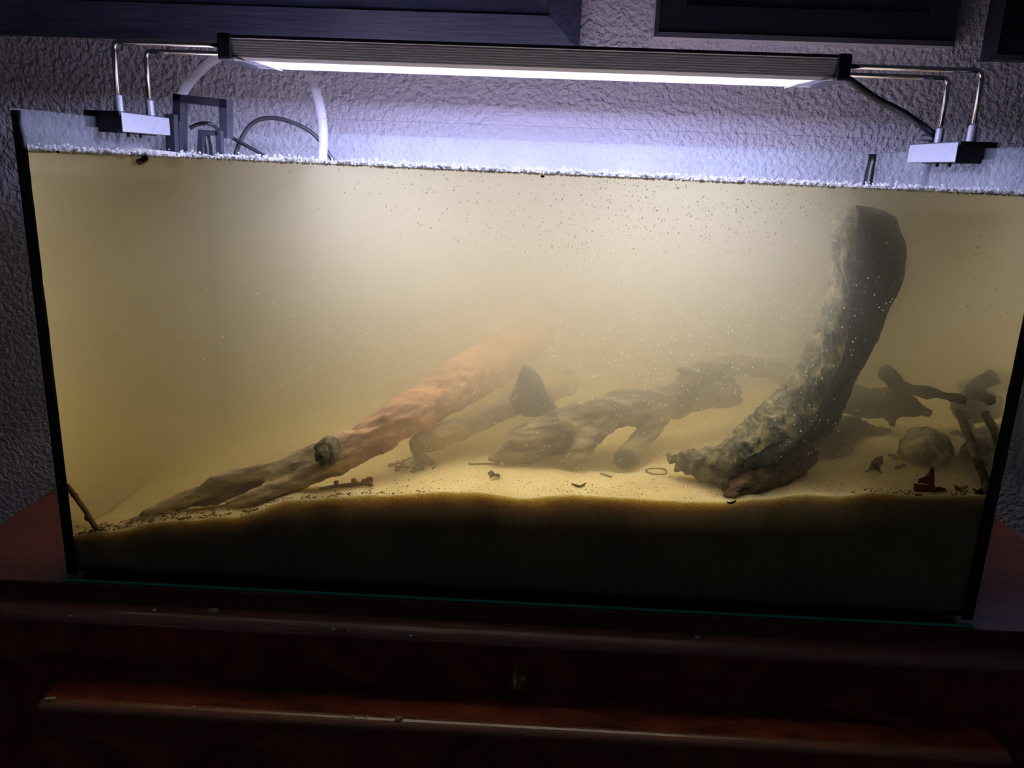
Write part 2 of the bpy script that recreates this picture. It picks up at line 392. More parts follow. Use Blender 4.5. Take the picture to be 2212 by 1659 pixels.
# brass drop handle with keyhole
hp = at(1117, 1468, -.012)
bm = bmesh.new()
def teardrop(bm, cx, cz, y0, pts):
    rings = []
    for (z, hw, prot) in pts:
        ring = []
        for k in range(12):
            a = math.pi * k / 11
            ring.append(bm.verts.new((cx + hw * math.cos(a) + .10 * (-z), y0 - prot * math.sin(a) ** .7, cz + z)))
        rings.append(ring)
    for p, q in zip(rings, rings[1:]):
        for k in range(11): bm.faces.new((p[k], p[k + 1], q[k + 1], q[k]))
    bm.faces.new(rings[0]); bm.faces.new(rings[-1][::-1])
teardrop(bm, hp.x - .0005, hp.z, -.0115, [(.0205, .0012, .026), (.019, .0024, .034), (.015, .0036, .036), (.009, .0052, .032), (.002, .0068, .022), (-.006, .0080, .012), (-.012, .0086, .006), (-.018, .0080, .004), (-.022, .004, .002)])
bmesh.ops.recalc_face_normals(bm, faces=bm.faces)
hd = obj('drawer_handle', bm, M['brass'], dr, smooth=True); hd['label'] = 'aged brass beak-shaped drawer handle'
bm = bmesh.new(); blob(bm, (hp.x + .006, -.015, hp.z + .004), .0042, .005, .006, 2, .03)
obj('handle_post', bm, M['brass'], hd, smooth=True)
bm = bmesh.new()
rr = bmesh.ops.create_cone(bm, cap_ends=True, segments=16, radius1=.0045, radius2=.0045, depth=.004, matrix=Matrix.Translation((hp.x + .001, -.0165, hp.z - .0145)) @ Matrix.Rotation(math.pi / 2, 4, 'X'))
obj('keyhole', bm, M['dark_metal'], hd)

# ------------------------------------------------------------------ picture frames on the wall
def frame(name, label, x0, x1, z0, z1, wide, thick, face, side, inner, step, group='pictures hung above the aquarium'):
    f = thing(name, label, 'picture frame', ((x0 + x1) / 2, WALL_Y, z0), group)
    yf = WALL_Y - thick
    def member(n, a, b, c_, d, ax):
        # trapezoid (outer a,b ; inner c,d) with a bevelled outer part and a flat inner part
        bm = bmesh.new()
        k = step
        oa, ob = Vector((a[0], yf + .006, a[1])), Vector((b[0], yf + .006, b[1]))
        ia, ib = Vector((c_[0], yf + .004, c_[1])), Vector((d[0], yf + .004, d[1]))
        ma, mb = oa.lerp(ia, k), ob.lerp(ib, k); ma.y = mb.y = yf - .006
        na, nb = oa.lerp(ia, k + .04), ob.lerp(ib, k + .04); na.y = nb.y = yf
        rows = [(Vector((a[0], WALL_Y + .002, a[1])), Vector((b[0], WALL_Y + .002, b[1]))), (oa, ob), (ma, mb), (na, nb), (ia, ib), (Vector((c_[0], WALL_Y + .002, c_[1])), Vector((d[0], WALL_Y + .002, d[1])))]
        V = [(bm.verts.new(p), bm.verts.new(q)) for p, q in rows]
        fs = []
        for (p, q), (p2, q2) in zip(V, V[1:]): fs.append(bm.faces.new((p, q, q2, p2)))
        bm.faces.new((V[-1][0], V[-1][1], V[0][1], V[0][0]))
        bm.faces.new([v[0] for v in V]); bm.faces.new([v[1] for v in V][::-1])
        bmesh.ops.recalc_face_normals(bm, faces=bm.faces)
        fs[0].material_index = 1
        o = obj(n, bm, face, f); o.data.materials.append(side); return o
    W_ = wide
    member('bottom_rail', (x0, z0), (x1, z0), (x0 + W_, z0 + W_), (x1 - W_, z0 + W_), 0)
    member('top_rail', (x0, z1), (x1, z1), (x0 + W_, z1 - W_), (x1 - W_, z1 - W_), 0)
    member('side_rail', (x0, z0), (x0, z1), (x0 + W_, z0 + W_), (x0 + W_, z1 - W_), 1)
    member('side_rail', (x1, z0), (x1, z1), (x1 - W_, z0 + W_), (x1 - W_, z1 - W_), 1)
    obj('picture', boxm(x0 + W_ * .9, x1 - W_ * .9, yf + .012, WALL_Y, z0 + W_ * .9, z1 - W_ * .9), inner, f)
    return f
q0 = at(1252, 109, WALL_Y - .03); q1 = at(0, 73, WALL_Y - .03)
frame('picture_frame', 'large blue-black wooden picture frame hanging above the light bar', q1.x - .12, q0.x, (q0.z + q1.z) / 2, q0.z + .55, .078, .03, M['frame_blue'], M['frame_black'], M['picture_dark'], .6)
q0 = at(1413, 81, WALL_Y - .03); q1 = at(2066, 96, WALL_Y - .03)
frame('picture_frame', 'black picture frame with grey outer edge, beside the large blue-black frame', q0.x, q1.x, (q0.z + q1.z) / 2, q0.z + .32, .044, .03, M['frame_black'], M['frame_grey'], M['picture_dark'], .12)
q0 = at(2139, 127, WALL_Y - .03)
frame('picture_frame', 'black picture frame with black edges, farthest from the blue-black frame', q0.x, q0.x + .42, q0.z, q0.z + .32, .044, .03, M['frame_black'], M['frame_black'], M['picture_dark'], .12)

# ------------------------------------------------------------------ aquarium
aq = thing('aquarium', 'rectangular glass aquarium with black silicone seams on the dresser', 'aquarium', (.5, .22, 0))
def pane(name, *a, m='misted'):
    bm = boxm(*a); bm.faces.ensure_lookup_table()
    o = obj(name, bm, M[m], aq); o.data.materials.append(M['rim'])
    for p in o.data.polygons:
        if p.normal.z > .9: p.material_index = 1
    return o
fp = pane('front_pane', 0, TW, 0, GT, 0, TH, m='glass')
pane('back_pane', 0, TW, TD - GT, TD, 0, TH)
pane('side_pane', .0005, GT, GT, TD - GT, .008, TH)
pane('side_pane', TW - GT, TW - .0005, GT, TD - GT, .008, TH)
obj('bottom_pane', boxm(GT, TW - GT, GT, TD - GT, .0005, .0085), M['glass'], aq)
obj('bottom_edge_glint', boxm(.004, TW - .004, -.0014, .0002, .0003, .0034, bev=.0006), M['green_glint'], fp)  # teal strip paints in the light piped out along the pane's lower edge
def seam(x, y, sx, sy, z0=.004, z1=TH - .002, wx=.0125, wy=.006):
    bm = bmesh.new(); rows = []
    for i in range(40):
        t = i / 39; k = 1 + .05 * noise.noise(Vector((x * 9, y * 7, t * 22)))
        if i > 37: k *= .8
        z = lerp(z0, z1, t)
        rows.append([bm.verts.new((x, y, z)), bm.verts.new((x + sx * wx * k, y, z)), bm.verts.new((x + sx * wx * k * .45, y + sy * wy * .45, z)), bm.verts.new((x, y + sy * wy, z))])
    for a, b in zip(rows, rows[1:]):
        for k in range(4): bm.faces.new((a[k], a[(k + 1) % 4], b[(k + 1) % 4], b[k]))
    bm.faces.new(rows[0]); bm.faces.new(rows[-1]); bmesh.ops.recalc_face_normals(bm, faces=bm.faces)
    obj('silicone_seam', bm, M['silicone'], aq, smooth=True)
e = .0002
seam(.0015, GT + e, 1, 1, wx=.0122, wy=.011); seam(TW - .0015, GT + e, -1, 1, wx=.0128, wy=.011)
seam(GT + e, TD - GT - e, 1, -1, wx=.010, wy=.008); seam(TW - GT - e, TD - GT - e, -1, -1, wx=.010, wy=.008)
for y, s in ((GT + e, 1), (TD - GT - e, -1)):
    obj('silicone_seam', boxm(GT, TW - GT, min(y, y + s * .007), max(y, y + s * .007), .0086, .0135), M['silicone'], aq)

# ------------------------------------------------------------------ sand bed
SAND = [(0, .0495), (.0105, .051), (.05, .058), (.13, .0755), (.19, .083), (.263, .107), (.36, .1175), (.43, .1245), (.462, .1257), (.506, .1215), (.555, .1278), (.61, .1272), (.6624, .1265), (.7157, .1277), (.76, .134), (.8057, .1412), (.835, .1405), (.872, .1467), (.91, .145), (.985, .148), (1, .148)]
def sand_z(x, y):
    zf = interp(x, SAND)
    t = max(0, min(1, (y - .01) / .10)); t = t * t * (3 - 2 * t)
    # away from the front pane the bed evens out
    zb = interp(x, [(0, .040), (.12, .060), (.25, .090), (.4, .115), (.55, .122), (.7, .126), (.85, .140), (.93, .158), (1, .163)])
    z = lerp(zf, zb, t) + .0035 * fbm(Vector((x * 9, y * 11, 3)), 3) * t + .0008 * fbm(Vector((x * 60, y * 60, 1)), 2)
    z -= .012 * math.exp(-(((x - .60) / .05) ** 2 + ((y - .13) / .03) ** 2))
    return z
def drop(px, py, lo=.009, hi=.44):
    """where the line of sight through a photo point meets the sand bed"""
    for i in range(400):
        Y = lerp(lo, hi, i / 399); p = at(px, py, Y)
        if p.z <= sand_z(p.x, p.y): return Vector((p.x, p.y, sand_z(p.x, p.y)))
    p = at(px, py, hi); return Vector((p.x, p.y, sand_z(p.x, p.y)))
NX, NY = 330, 120
X0, X1, Y0, Y1 = GT + .0006, TW - GT - .0006, GT + .0006, TD - GT - .0006
bm = bmesh.new(); g = []
for j in range(NY + 1):
    y = lerp(Y0, Y1, (j / NY) ** 1.4)
    g.append([bm.verts.new((lerp(X0, X1, i / NX), y, sand_z(lerp(X0, X1, i / NX), y))) for i in range(NX + 1)])
for j in range(NY):
    for i in range(NX): bm.faces.new((g[j][i], g[j][i + 1], g[j + 1][i + 1], g[j + 1][i]))
loop = g[0] + [r[-1] for r in g[1:]] + g[-1][-2::-1] + [r[0] for r in g[-2:0:-1]]
low = [bm.verts.new((v.co.x, v.co.y, .0088)) for v in loop]
for i in range(len(loop)): bm.faces.new((loop[i], low[i], low[(i + 1) % len(low)], loop[(i + 1) % len(loop)]))
bm.faces.new(low)
bmesh.ops.recalc_face_normals(bm, faces=bm.faces)
tag(obj('sand_bed', bm, M['sand'], smooth=True, base=(.5, .22, .0088)), 'golden fine sand bed filling the bottom of the aquarium', 'sand', kind='stuff')

# ------------------------------------------------------------------ water
def wz(x): return .4592 - .0075 * x
bm = bmesh.new()
wx0, wx1, wy0, wy1 = GT + .0002, TW - GT - .0002, GT + .0003, TD - GT - .0003
v = [bm.verts.new(p) for p in ((wx0, wy0, .0087), (wx1, wy0, .0087), (wx1, wy1, .0087), (wx0, wy1, .0087), (wx0, wy0, wz(0)), (wx1, wy0, wz(1)), (wx1, wy1, wz(1)), (wx0, wy1, wz(0)))]
for f in ((0, 3, 2, 1), (4, 5, 6, 7), (0, 1, 5, 4), (1, 2, 6, 5), (2, 3, 7, 6), (3, 0, 4, 7)): bm.faces.new([v[i] for i in f])
wo = obj('water', bm, M['water'], base=(.5, .22, .0087)); wo.data.materials.append(M['water_top']); wo.data.polygons[1].material_index = 1
tag(wo, 'cloudy yellow-brown tannin water filling the aquarium', 'water', kind='stuff')

# ------------------------------------------------------------------ LED lamp
LX0, LX1, LY0, LY1, LZ0, LZ1 = .1475, .8395, .158, .247, .5635, .5875
lamp = thing('aquarium_lamp', 'grey ribbed LED light bar on chrome legs clamped over the aquarium', 'lamp', (.493, .21, .49))
bm = bmesh.new()
def ly(z): return LY0 + .010 - .012 * (z - LZ0) / (LZ1 - LZ0)
prof = [(ly(LZ0), LZ0)]
nr = 7
for i in range(nr):
    z = lerp(LZ0 + .0035, LZ1 - .003, i / nr); h = (LZ1 - LZ0 - .0065) / nr
    prof += [(ly(z), z), (ly(z), z + h * .5), (ly(z) + .0022, z + h * .6), (ly(z) + .0022, z + h * .92)]
prof += [(ly(LZ1) + .001, LZ1 - .002), (ly(LZ1) + .003, LZ1), (LY1 - .004, LZ1), (LY1, LZ1 - .003), (LY1, LZ0), (LY1 - .003, LZ0), (LY1 - .003, LZ0 + .006), (LY0 + .013, LZ0 + .006), (LY0 + .013, LZ0)]
extr_x(bm, prof, LX0 + .012, LX1 - .012)
obj('housing', bm, M['alu'], lamp)
obj('top_cover', boxm(LX0 + .013, LX1 - .013, LY0 - .0016, LY1 - .0002, LZ1 - .0008, LZ1 + .0014), M['black_plastic'], lamp)
for x0, x1 in ((LX0, LX0 + .0145), (LX1 - .0145, LX1)):
    bm = bmesh.new(); box(bm, x0, x1, LY0 - .003, LY1 + .0015, LZ0 - .0008, LZ1 + .0028, bev=.0022)
    obj('end_cap', bm, M['black_plastic'], lamp)
# panel sections made brighter towards the ends to even out the light
pw = (1.9, 1.0, .55, .42, .5, .95, 2.1); pa, pb = LX0 + .026, LX1 - .026
for i, k in enumerate(pw):
    mm = emit_material('led_panel', (.58, .59, 1.0), LAMP * k)
    obj('led_panel', boxm(lerp(pa, pb, i / 7), lerp(pa, pb, (i + 1) / 7), LY0 + .014, LY1 - .006, LZ0 + .0035, LZ0 + .0058), mm, lamp)
for xa, xb, wt in ((LX0 + .050, LX0 + .215, BEAM[1]), (LX0 + .215, LX1 - .215, BEAM[0]), (LX1 - .215, LX1 - .050, BEAM[1])):  # extra area lights below the panel, stronger at the ends for evener water
    bl = bpy.data.lights.new('added_led_beam', 'AREA'); bl.shape = 'RECTANGLE'; bl.size = xb - xa; bl.size_y = LY1 - LY0 - .024; bl.energy = wt; bl.color = (.58, .59, 1.0); bl.spread = math.radians(165)
    bo = link(bpy.data.objects.new('added_led_beam', bl)); bo.parent = lamp; bo.location = Vector(((xa + xb) / 2, (LY0 + .014 + LY1 - .006) / 2, LZ0 + .0030)) - ROOT[lamp.name]
chips = [600 + 136.3 * i for i in range(9)]
for row in (LY0 + .024, LY1 - .024):
    for px in chips:
        X = at(px, 140, .21).x
        obj('led_chip', boxm(X - .0028, X + .0028, row - .0028, row + .0028, LZ0 + .0016, LZ0 + .0036), M['led_chip'], lamp)
for s, xa, xb in ((1, LX0 + .0145, LX0 + .05), (-1, LX1 - .0145, LX1 - .05)):
    bm = bmesh.new()
    q = [bm.verts.new(p) for p in ((xa, LY0 + .004, LZ0 + .002), (xb, LY0 + .02, LZ0 - .004), (xb, LY1 - .02, LZ0 - .004), (xa, LY1 - .004, LZ0 + .002))]
    f = bm.faces.new(q); r = bmesh.ops.extrude_face_region(bm, geom=[f]); bmesh.ops.translate(bm, vec=(0, 0, .0009), verts=[v for v in r['geom'] if isinstance(v, bmesh.types.BMVert)])
    bmesh.ops.recalc_face_normals(bm, faces=bm.faces)
    obj('end_reflector', bm, M['clamp_grey'], lamp)
RX0, RX1 = .0265, .984
for xe, xr in ((LX0, RX0), (LX1, RX1)):
    s = 1 if xr > xe else -1
    for yr, zr in ((.165, .5785), (.241, .5785)):
        pts = [(xe - s * .004, yr, zr, .0027), (xr - s * .008, yr, zr, .0027)]
        for i in range(1, 6):
            a = math.pi / 2 * i / 6; pts.append((xr - s * .008 + s * .008 * math.sin(a), yr, zr - .008 + .008 * math.cos(a), .0027))
        pts += [(xr, yr, zr - .008, .0027), (xr, yr, .506, .0027)]
        rod = tube('rod', pts, M['chrome'], lamp, smooth=False, seg=12)
        bm = bmesh.new(); bmesh.ops.create_cone(bm, cap_ends=True, segments=18, radius1=.0050, radius2=.0046, depth=.022, matrix=Matrix.Translation((xr, yr, .511)))
        obj('sleeve', bm, M['clamp_grey'], rod, smooth=False)
for s, X in ((1, 0), (-1, TW)):
    y0, y1 = .152, .272
    bm = bmesh.new(); box(bm, min(X + s * .016, X + s * .036), max(X + s * .016, X + s * .036), y0, y1, .4825, .5035, bev=.0008)
    cl = obj('clamp', bm, M['clamp_grey'], lamp)
    bm = bmesh.new()
    box(bm, min(X - s * .006, X + s * .034), max(X - s * .006, X + s * .034), y0 - .002, y1 + .002, .4995, .5045)
    box(bm, min(X + s * .0085, X + s * .0165), max(X + s * .0085, X + s * .0165), y0 - .002, y1 + .002, .4815, .5)
    box(bm, min(X - s * .006, X - s * .0005), max(X - s * .006, X - s * .0005), y0 - .002, y1 + .002, .4865, .5)
    box(bm, min(X + s * .0165, X + s * .036), max(X + s * .0165, X + s * .036), y0 - .002, y0 - .0002, .4815, .5)
    obj('clamp_bracket', bm, M['black_plastic'], cl)
    for yy in (.19, .22):
        bm = bmesh.new(); bmesh.ops.create_cone(bm, cap_ends=True, segments=12, radius1=.003, radius2=.003, depth=.006, matrix=Matrix.Translation((X + s * .024, yy, .4805)))
        obj('clamp_screw', bm, M['dark_metal'], cl)
ca = [(1834, 172, .20), (1890, 212, .215), (1950, 243, .23), (1990, 270, .245), (2022, 296, .26), (2040, 330, .285), (2044, 372, .30)]
pts = []
for px, py, Y in ca:
    p = at(px, py, Y); pts.append((*p, .0042))
for p in ((1.02, .33, .49), (1.035, .40, .44), (1.04, .46, .30), (1.04, .49, .05)): pts.append((*p, .0038))
pts = pts[:5] + [(.985, .285, .513, .0042), (1.012, .32, .512, .0042), (1.03, .36, .47, .0042), (1.035, .42, .30, .004), (1.04, .47, .004, .004)]
tube('power_cord', pts, M['cable'], lamp, n=60)

# ------------------------------------------------------------------ filter gear in the rear corner
YB = .318
flt = thing('filter_bracket', 'black plastic filter bracket standing out of the water in the rear corner', 'bracket', at(440, 300, YB))
def bar(name, pts, wd, dp, m, parent, Y):
    bm = bmesh.new()
    P = [at(x, y, Y) for x, y in pts]
    for a, b in zip(P, P[1:]):
        d = (b - a).normalized(); n_ = Vector((-d.z, 0, d.x)) * wd / 2; a2, b2 = a - d * wd / 2, b + d * wd / 2
        vs = [bm.verts.new(q + Vector((0, yy, 0))) for yy in (-dp / 2, dp / 2) for q in (a2 - n_, a2 + n_, b2 + n_, b2 - n_)]
        for f in ((0, 1, 2, 3), (7, 6, 5, 4), (0, 4, 5, 1), (1, 5, 6, 2), (2, 6, 7, 3), (3, 7, 4, 0)): bm.faces.new([vs[i] for i in f])
    bmesh.ops.recalc_face_normals(bm, faces=bm.faces)
    return obj(name, bm, m, parent)
bar('handle', [(390, 318), (389, 213), (488, 224), (489, 290)], .0100, .022, M['black_plastic'], flt, YB + .006)
bar('hook', [(434, 345), (436, 286), (474, 288), (477, 345)], .0065, .010, M['black_plastic'], flt, YB - .018)
bar('clip', [(370, 258), (374, 352)], .012, .012, M['black_plastic'], flt, YB - .034)
bar('clip', [(383, 270), (385, 345)], .010, .012, M['black_plastic'], flt, YB - .016)
hs = [(373, 352, .326), (375, 300, .330), (379, 250, .332), (398, 196, .342), (440, 146, .36), (500, 108, .37), (570, 96, .385), (630, 118, .40), (668, 160, .395), (688, 215, .39), (698, 275, .385), (697, 355, .38)]
ho = tube('filter_hose', [(*at(x, y, Y), .0062) for x, y, Y in hs], M['hose'], None, n=70, seg=14)
tag(ho, 'milky clear hose arching up behind the light bar into the water', 'hose')
c1 = [(410, 277, .36), (430, 268, .365), (455, 268, .37), (485, 288, .395), (520, 308, .39), (560, 330, .38), (590, 352, .37)]
tag(tube('filter_cable', [(*at(x, y, Y), .0026) for x, y, Y in c1], M['cable'], None, n=40), 'black cable sloping down into the water past the filter hook', 'cable')
c2 = [(505, 345, .40), (516, 312, .40), (535, 277, .40), (562, 258, .40), (600, 256, .40), (645, 270, .40), (680, 292, .40), (705, 325, .40), (722, 352, .40)]
tag(tube('filter_cable', [(*at(x, y, Y), .0030) for x, y, Y in c2], M['cable'], None, n=40), 'black cable arching behind the milky hose', 'cable')

# ------------------------------------------------------------------ big curved trunk
AL = [(1603, 991), (1637, 979), (1671, 957), (1716, 948), (1734, 934), (1753, 907), (1771, 878), (1797, 821), (1818, 779), (1832, 725), (1839, 673), (1845, 623), (1848, 580), (1850, 525), (1854, 483), (1857, 459)]
LL = [(1586, 940), (1612, 915), (1636, 893), (1674, 855), (1712, 825), (1738, 787), (1759, 745), (1776, 707), (1788, 665), (1801, 614), (1807, 575), (1799, 550), (1797, 513), (1807, 490), (1831, 466), (1850, 455)]
RL = [(1722, 1002), (1745, 985), (1775, 955), (1800, 925), (1816, 905), (1830, 875), (1847, 829), (1873, 779), (1902, 724), (1923, 661), (1944, 627), (1958, 575), (1958, 525), (1941, 490), (1936, 470), (1905, 454)]
NS = 150
def res(P, n):
    return [Vector((p[0], p[1], 0)) for p in catmull(P, n)]
A_, L_, R_ = res(AL, NS), res(LL, NS), res(RL, NS)
tr = thing('curved_driftwood', 'large curved driftwood trunk with wrinkled grey-green bark, rising out of the sand', 'driftwood', (.75, .09, .12))
bark = bmesh.new(); split = bmesh.new()
NB, ND = 34, 40
br, sr = [], []
for i in range(NS):
    t = i / (NS - 1)
    ya = lerp(.026, .080, t ** .8)
    pa = at(A_[i].x, A_[i].y, ya); pl = at(L_[i].x, L_[i].y, ya + .048); prr = at(R_[i].x, R_[i].y, ya + .05)
    pb = (pl + prr) / 2 + Vector((0, .055, 0)) 
    # bark side: bulging strip from the back over the left edge to the arris
    row = []
    for k in range(NB):
        u = k / (NB - 1)
        if u < .35:
            s = u / .35; p = pb.lerp(pl, s) + Vector((-.012, 0, .004)) * math.sin(s * math.pi)
        else:
            s = (u - .35) / .65; p = pl.lerp(pa, s)
            n_ = Vector((-.45, -.75, .45)); p += n_ * .012 * math.sin(s * math.pi)
        edge = min(1, (1 - u) * 8)
        q = Vector((t * 62, u * 3.2, 2)); h = .0060 * noise.noise(q) + .0040 * noise.noise(Vector((t * 130, u * 8, 5))) + .004 * noise.noise(Vector((t * 9, u * 4, 8))) + .0030 * noise.noise(p * 200)
        p += Vector((-.5, -.6, .5)) * h * (.35 + .65 * edge)
        row.append(bark.verts.new(p))
    br.append(row)
    row = []
    jag = Vector((1, 0, .2)) * (.0022 * fbm(Vector((t * 45, 1, 1)), 3))
    for k in range(ND):
        u = k / (ND - 1)
        if u < .6:
            s = u / .6; p = pa.lerp(prr, s) + Vector((.3, -.5, -.2)) * .006 * math.sin(s * math.pi)
        else:
            s = (u - .6) / .4; p = prr.lerp(pb, s) + Vector((.012, 0, 0)) * math.sin(s * math.pi)
        p = p + Vector((.5, -.7, -.2)) * (.003 * fbm(Vector((t * 8, u * 16, 4)), 3) + .0016 * noise.noise(p * 150)) * min(1, u * 6)
        row.append(split.verts.new(p))
    sr.append(row)
for B, rows, n in ((bark, br, NB), (split, sr, ND)):
    for a, b in zip(rows, rows[1:]):
        for k in range(n - 1): B.faces.new((a[k], a[k + 1], b[k + 1], b[k]))
# broken top: fan over both sheets
cen = sum((v.co for v in sr[-1]), Vector()) / ND + Vector((0, 0, .004))
cv = split.verts.new(cen)
for k in range(ND - 1): split.faces.new((sr[-1][k], sr[-1][k + 1], cv))
top = [split.verts.new(v.co.copy()) for v in br[-1]]
for k in range(NB - 1): split.faces.new((top[k], top[k + 1], cv))
for B in (bark, split): bmesh.ops.recalc_face_normals(B, faces=B.faces)
obj('bark', bark, M['bark'], tr, smooth=True)
obj('split_face', split, M['split_wood'], tr, smooth=True)['label'] = 'dark split inner face of the trunk'
def disp_rough(amp, f, amp2=0, f2=0, sx=1):
    def d(p, n):
        q = Vector((p.x * f * sx, p.y * f, p.z * f)); r = amp * fbm(q, 4)
        if amp2: r += amp2 * fbm(p * f2, 3)
        return r
    return d
def spx(x, y, Y, r): 
    p = at(x, y, Y); return (*p, pr(r, p))
# the rough dark foot and its reddish tongue
bm = bmesh.new()
sweep(bm, [spx(1690, 965, .070, 44), spx(1630, 985, .060, 44), spx(1575, 1000, .058, 43), spx(1520, 1000, .068, 34), spx(1475, 996, .08, 20), spx(1441, 988, .085, 7)], 40, 20, rough=.25, seed=1)
sweep(bm, [spx(1600, 985, .055, 24), spx(1572, 1030, .045, 24), spx(1563, 1060, .035, 12)], 20, 16, rough=.3, seed=2)
me = remesh(bm, .0022, lambda p, n: .0035 * math.sin(p.x * 620 + 3 * noise.noise(p * 60)) * max(0, min(1, (.70 - p.x) / .03)) + .005 * fbm(p * 55, 4) + .002 * fbm(p * 170, 3))
obj('root_foot', me, M['knot'], tr)['label'] = 'rough dark bark-covered foot of the trunk'
bm = bmesh.new()
sweep(bm, [spx(1740, 975, .075, 34), spx(1690, 1010, .055, 34), spx(1635, 1037, .038, 30), spx(1590, 1058, .028, 20), spx(1568, 1072, .022, 7)], 40, 20, rough=.2, seed=5)
me = remesh(bm, .002, lambda p, n: .004 * fbm(Vector((p.x * 30 + p.z * 40, p.y * 60, (p.z - p.x * .5) * 130)), 4) + .0012 * fbm(p * 200, 2))
obj('heartwood_tongue', me, M['red_heart'], tr)['label'] = 'reddish brown heartwood showing below the bark'
# dark jagged edge of bark along the foot of the arris
bm = bmesh.new()
sweep(bm, [spx(1606, 1003, .038, 15), spx(1650, 992, .038, 20), spx(1690, 972, .040, 18), spx(1725, 952, .044, 12), spx(1752, 918, .050, 8), spx(1775, 878, .055, 6), spx(1800, 828, .060, 5)], 50, 14, rough=.35, seed=9)
me = remesh(bm, .0018, disp_rough(.004, 90, .0015, 240))
obj('bark_edge', me, M['split_wood'], tr)
# leaning root mass behind the trunk
bm = bmesh.new()
for pts in ([(1735, 960, .15, 40), (1800, 935, .16, 40), (1850, 925, .17, 22), (1910, 945, .18, 12), (1922, 965, .18, 5)], [(1800, 930, .16, 26), (1835, 912, .16, 16), (1860, 925, .17, 10), (1890, 930, .17, 6)], [(1745, 985, .14, 30), (1790, 970, .15, 26), (1830, 965, .15, 10)]):
    sweep(bm, [spx(*q) for q in pts], 26, 12, rough=.5, seed=len(pts) + pts[0][0])
me = remesh(bm, .0028, disp_rough(.007, 50, .003, 150))
tag(obj('root_clump', me, M['dark_wood']), 'dark ragged root clump behind the foot of the curved trunk', 'root')

# ------------------------------------------------------------------ long tan-to-orange log
lg = thing('long_driftwood', 'long pale driftwood branch, orange at its far end, sloping down to the sand', 'driftwood', (.12, .05, .06))
bm = bmesh.new()
sweep(bm, [spx(640, 1018, .05, 30), spx(720, 985, .06, 38), spx(800, 945, .075, 39), spx(870, 905, .10, 43), spx(930, 868, .15, 46), spx(990, 830, .215, 49), spx(1060, 785, .29, 50), spx(1125, 745, .37, 46), spx(1170, 718, .42, 40)], 60, 22, rough=.18, seed=3)
sweep(bm, [spx(262, 1143, .030, 3), spx(330, 1106, .038, 11), spx(400, 1077, .045, 17), spx(480, 1045, .05, 22), spx(550, 1027, .052, 22), spx(620, 1010, .052, 24), spx(700, 985, .058, 33)], 50, 18, flat=.75, flat_dir=Vector((0, 1, 0)), rough=.12, seed=4)
sweep(bm, [spx(370, 1098, .052, 7), spx(450, 1075, .058, 17), spx(540, 1052, .064, 24), spx(640, 1028, .062, 27)], 30, 16, flat=.5, flat_dir=Vector((0, 1, 0)), rough=.1, seed=7)
sweep(bm, [spx(488, 1088, .032, 7), spx(530, 1077, .035, 14), spx(590, 1058, .038, 19), spx(660, 1030, .045, 24), spx(730, 995, .055, 33)], 40, 18, rough=.12, seed=6)
sweep(bm, [spx(815, 930, .075, 16), spx(828, 908, .072, 14), spx(838, 897, .07, 10)], 10, 12, rough=.4, seed=2)
me = remesh(bm, .0025, lambda p, n: .004 * fbm(Vector(((p.x * .8 + p.z) * 22, p.y * 60, (p.z - p.x * .55) * 95)), 4) + .0008 * fbm(p * 200, 2), 2)
obj('trunk', me, M['log'], lg)
bm = bmesh.new(); p = at(708, 973, .034)
vs = blob(bm, p, .0135, .020, .0145, 4, .0)
for v_ in vs:
    d = (v_.co - p); v_.co = p + d * (1 + .20 * fbm(v_.co * 90, 3) + .12 * noise.noise(v_.co * 260))
obj('knot', bm, M['knot'], lg, smooth=True)['label'] = 'dark rough knot on the pale branch'

# stub of a second branch behind it
bm = bmesh.new()
sweep(bm, [spx(888, 970, .105, 18), spx(930, 950, .115, 24), spx(990, 925, .14, 25), spx(1060, 895, .175, 26), spx(1140, 860, .22, 28), spx(1230, 820, .29, 30)], 40, 18, rough=.15, seed=11)
sweep(bm, [spx(900, 985, .11, 12), spx(930, 1000, .115, 9), spx(955, 1012, .12, 5)], 10, 10, rough=.3, seed=12)
me = remesh(bm, .0026, lambda p, n: .003 * fbm(Vector((p.x * 25, p.y * 50, p.z * 90)), 4) + .001 * fbm(p * 180, 2))
tag(obj('driftwood_stub', me, M['pale_wood']), 'blunt-ended pale driftwood stub lying beside the long branch', 'driftwood')

# dark upright slab of wood in the haze
out = [(1112, 838), (1124, 800), (1132, 790), (1150, 799), (1172, 826), (1187, 862), (1208, 889), (1176, 897), (1140, 896), (1112, 884), (1100, 858)]
def slab(outline, Y, thick, m, name, bend=0, rough=.002, tilt=0, parent=None):
    P = [at(x, y, Y) for x, y in outline]; cen = sum(P, Vector()) / len(P)
    bm = bmesh.new(); fr, bk = [], []
    for s, lst in ((-1, fr), (1, bk)):
        for p in P:
            q = p.copy(); q.y += s * thick / 2 + bend * ((p.x - cen.x) ** 2 + (p.z - cen.z) ** 2) + tilt * (p.z - cen.z) + rough * noise.noise(p * 90)
            lst.append(bm.verts.new(q))
    cf = bm.verts.new(cen + Vector((0, -thick * .9, 0))); cb = bm.verts.new(cen + Vector((0, thick * .9, 0)))
    n = len(P)
    for i in range(n):
        j = (i + 1) % n
        bm.faces.new((fr[i], fr[j], cf)); bm.faces.new((bk[j], bk[i], cb)); bm.faces.new((fr[j], fr[i], bk[i], bk[j]))
    bmesh.ops.recalc_face_normals(bm, faces=bm.faces)
    bmesh.ops.subdivide_edges(bm, edges=bm.edges[:], cuts=2, use_grid_fill=True)
    for v_ in bm.verts: v_.co += Vector((1, 1, 1)) * rough * .5 * noise.noise(v_.co * 140)
    return obj(name, bm, m, parent, smooth=True)
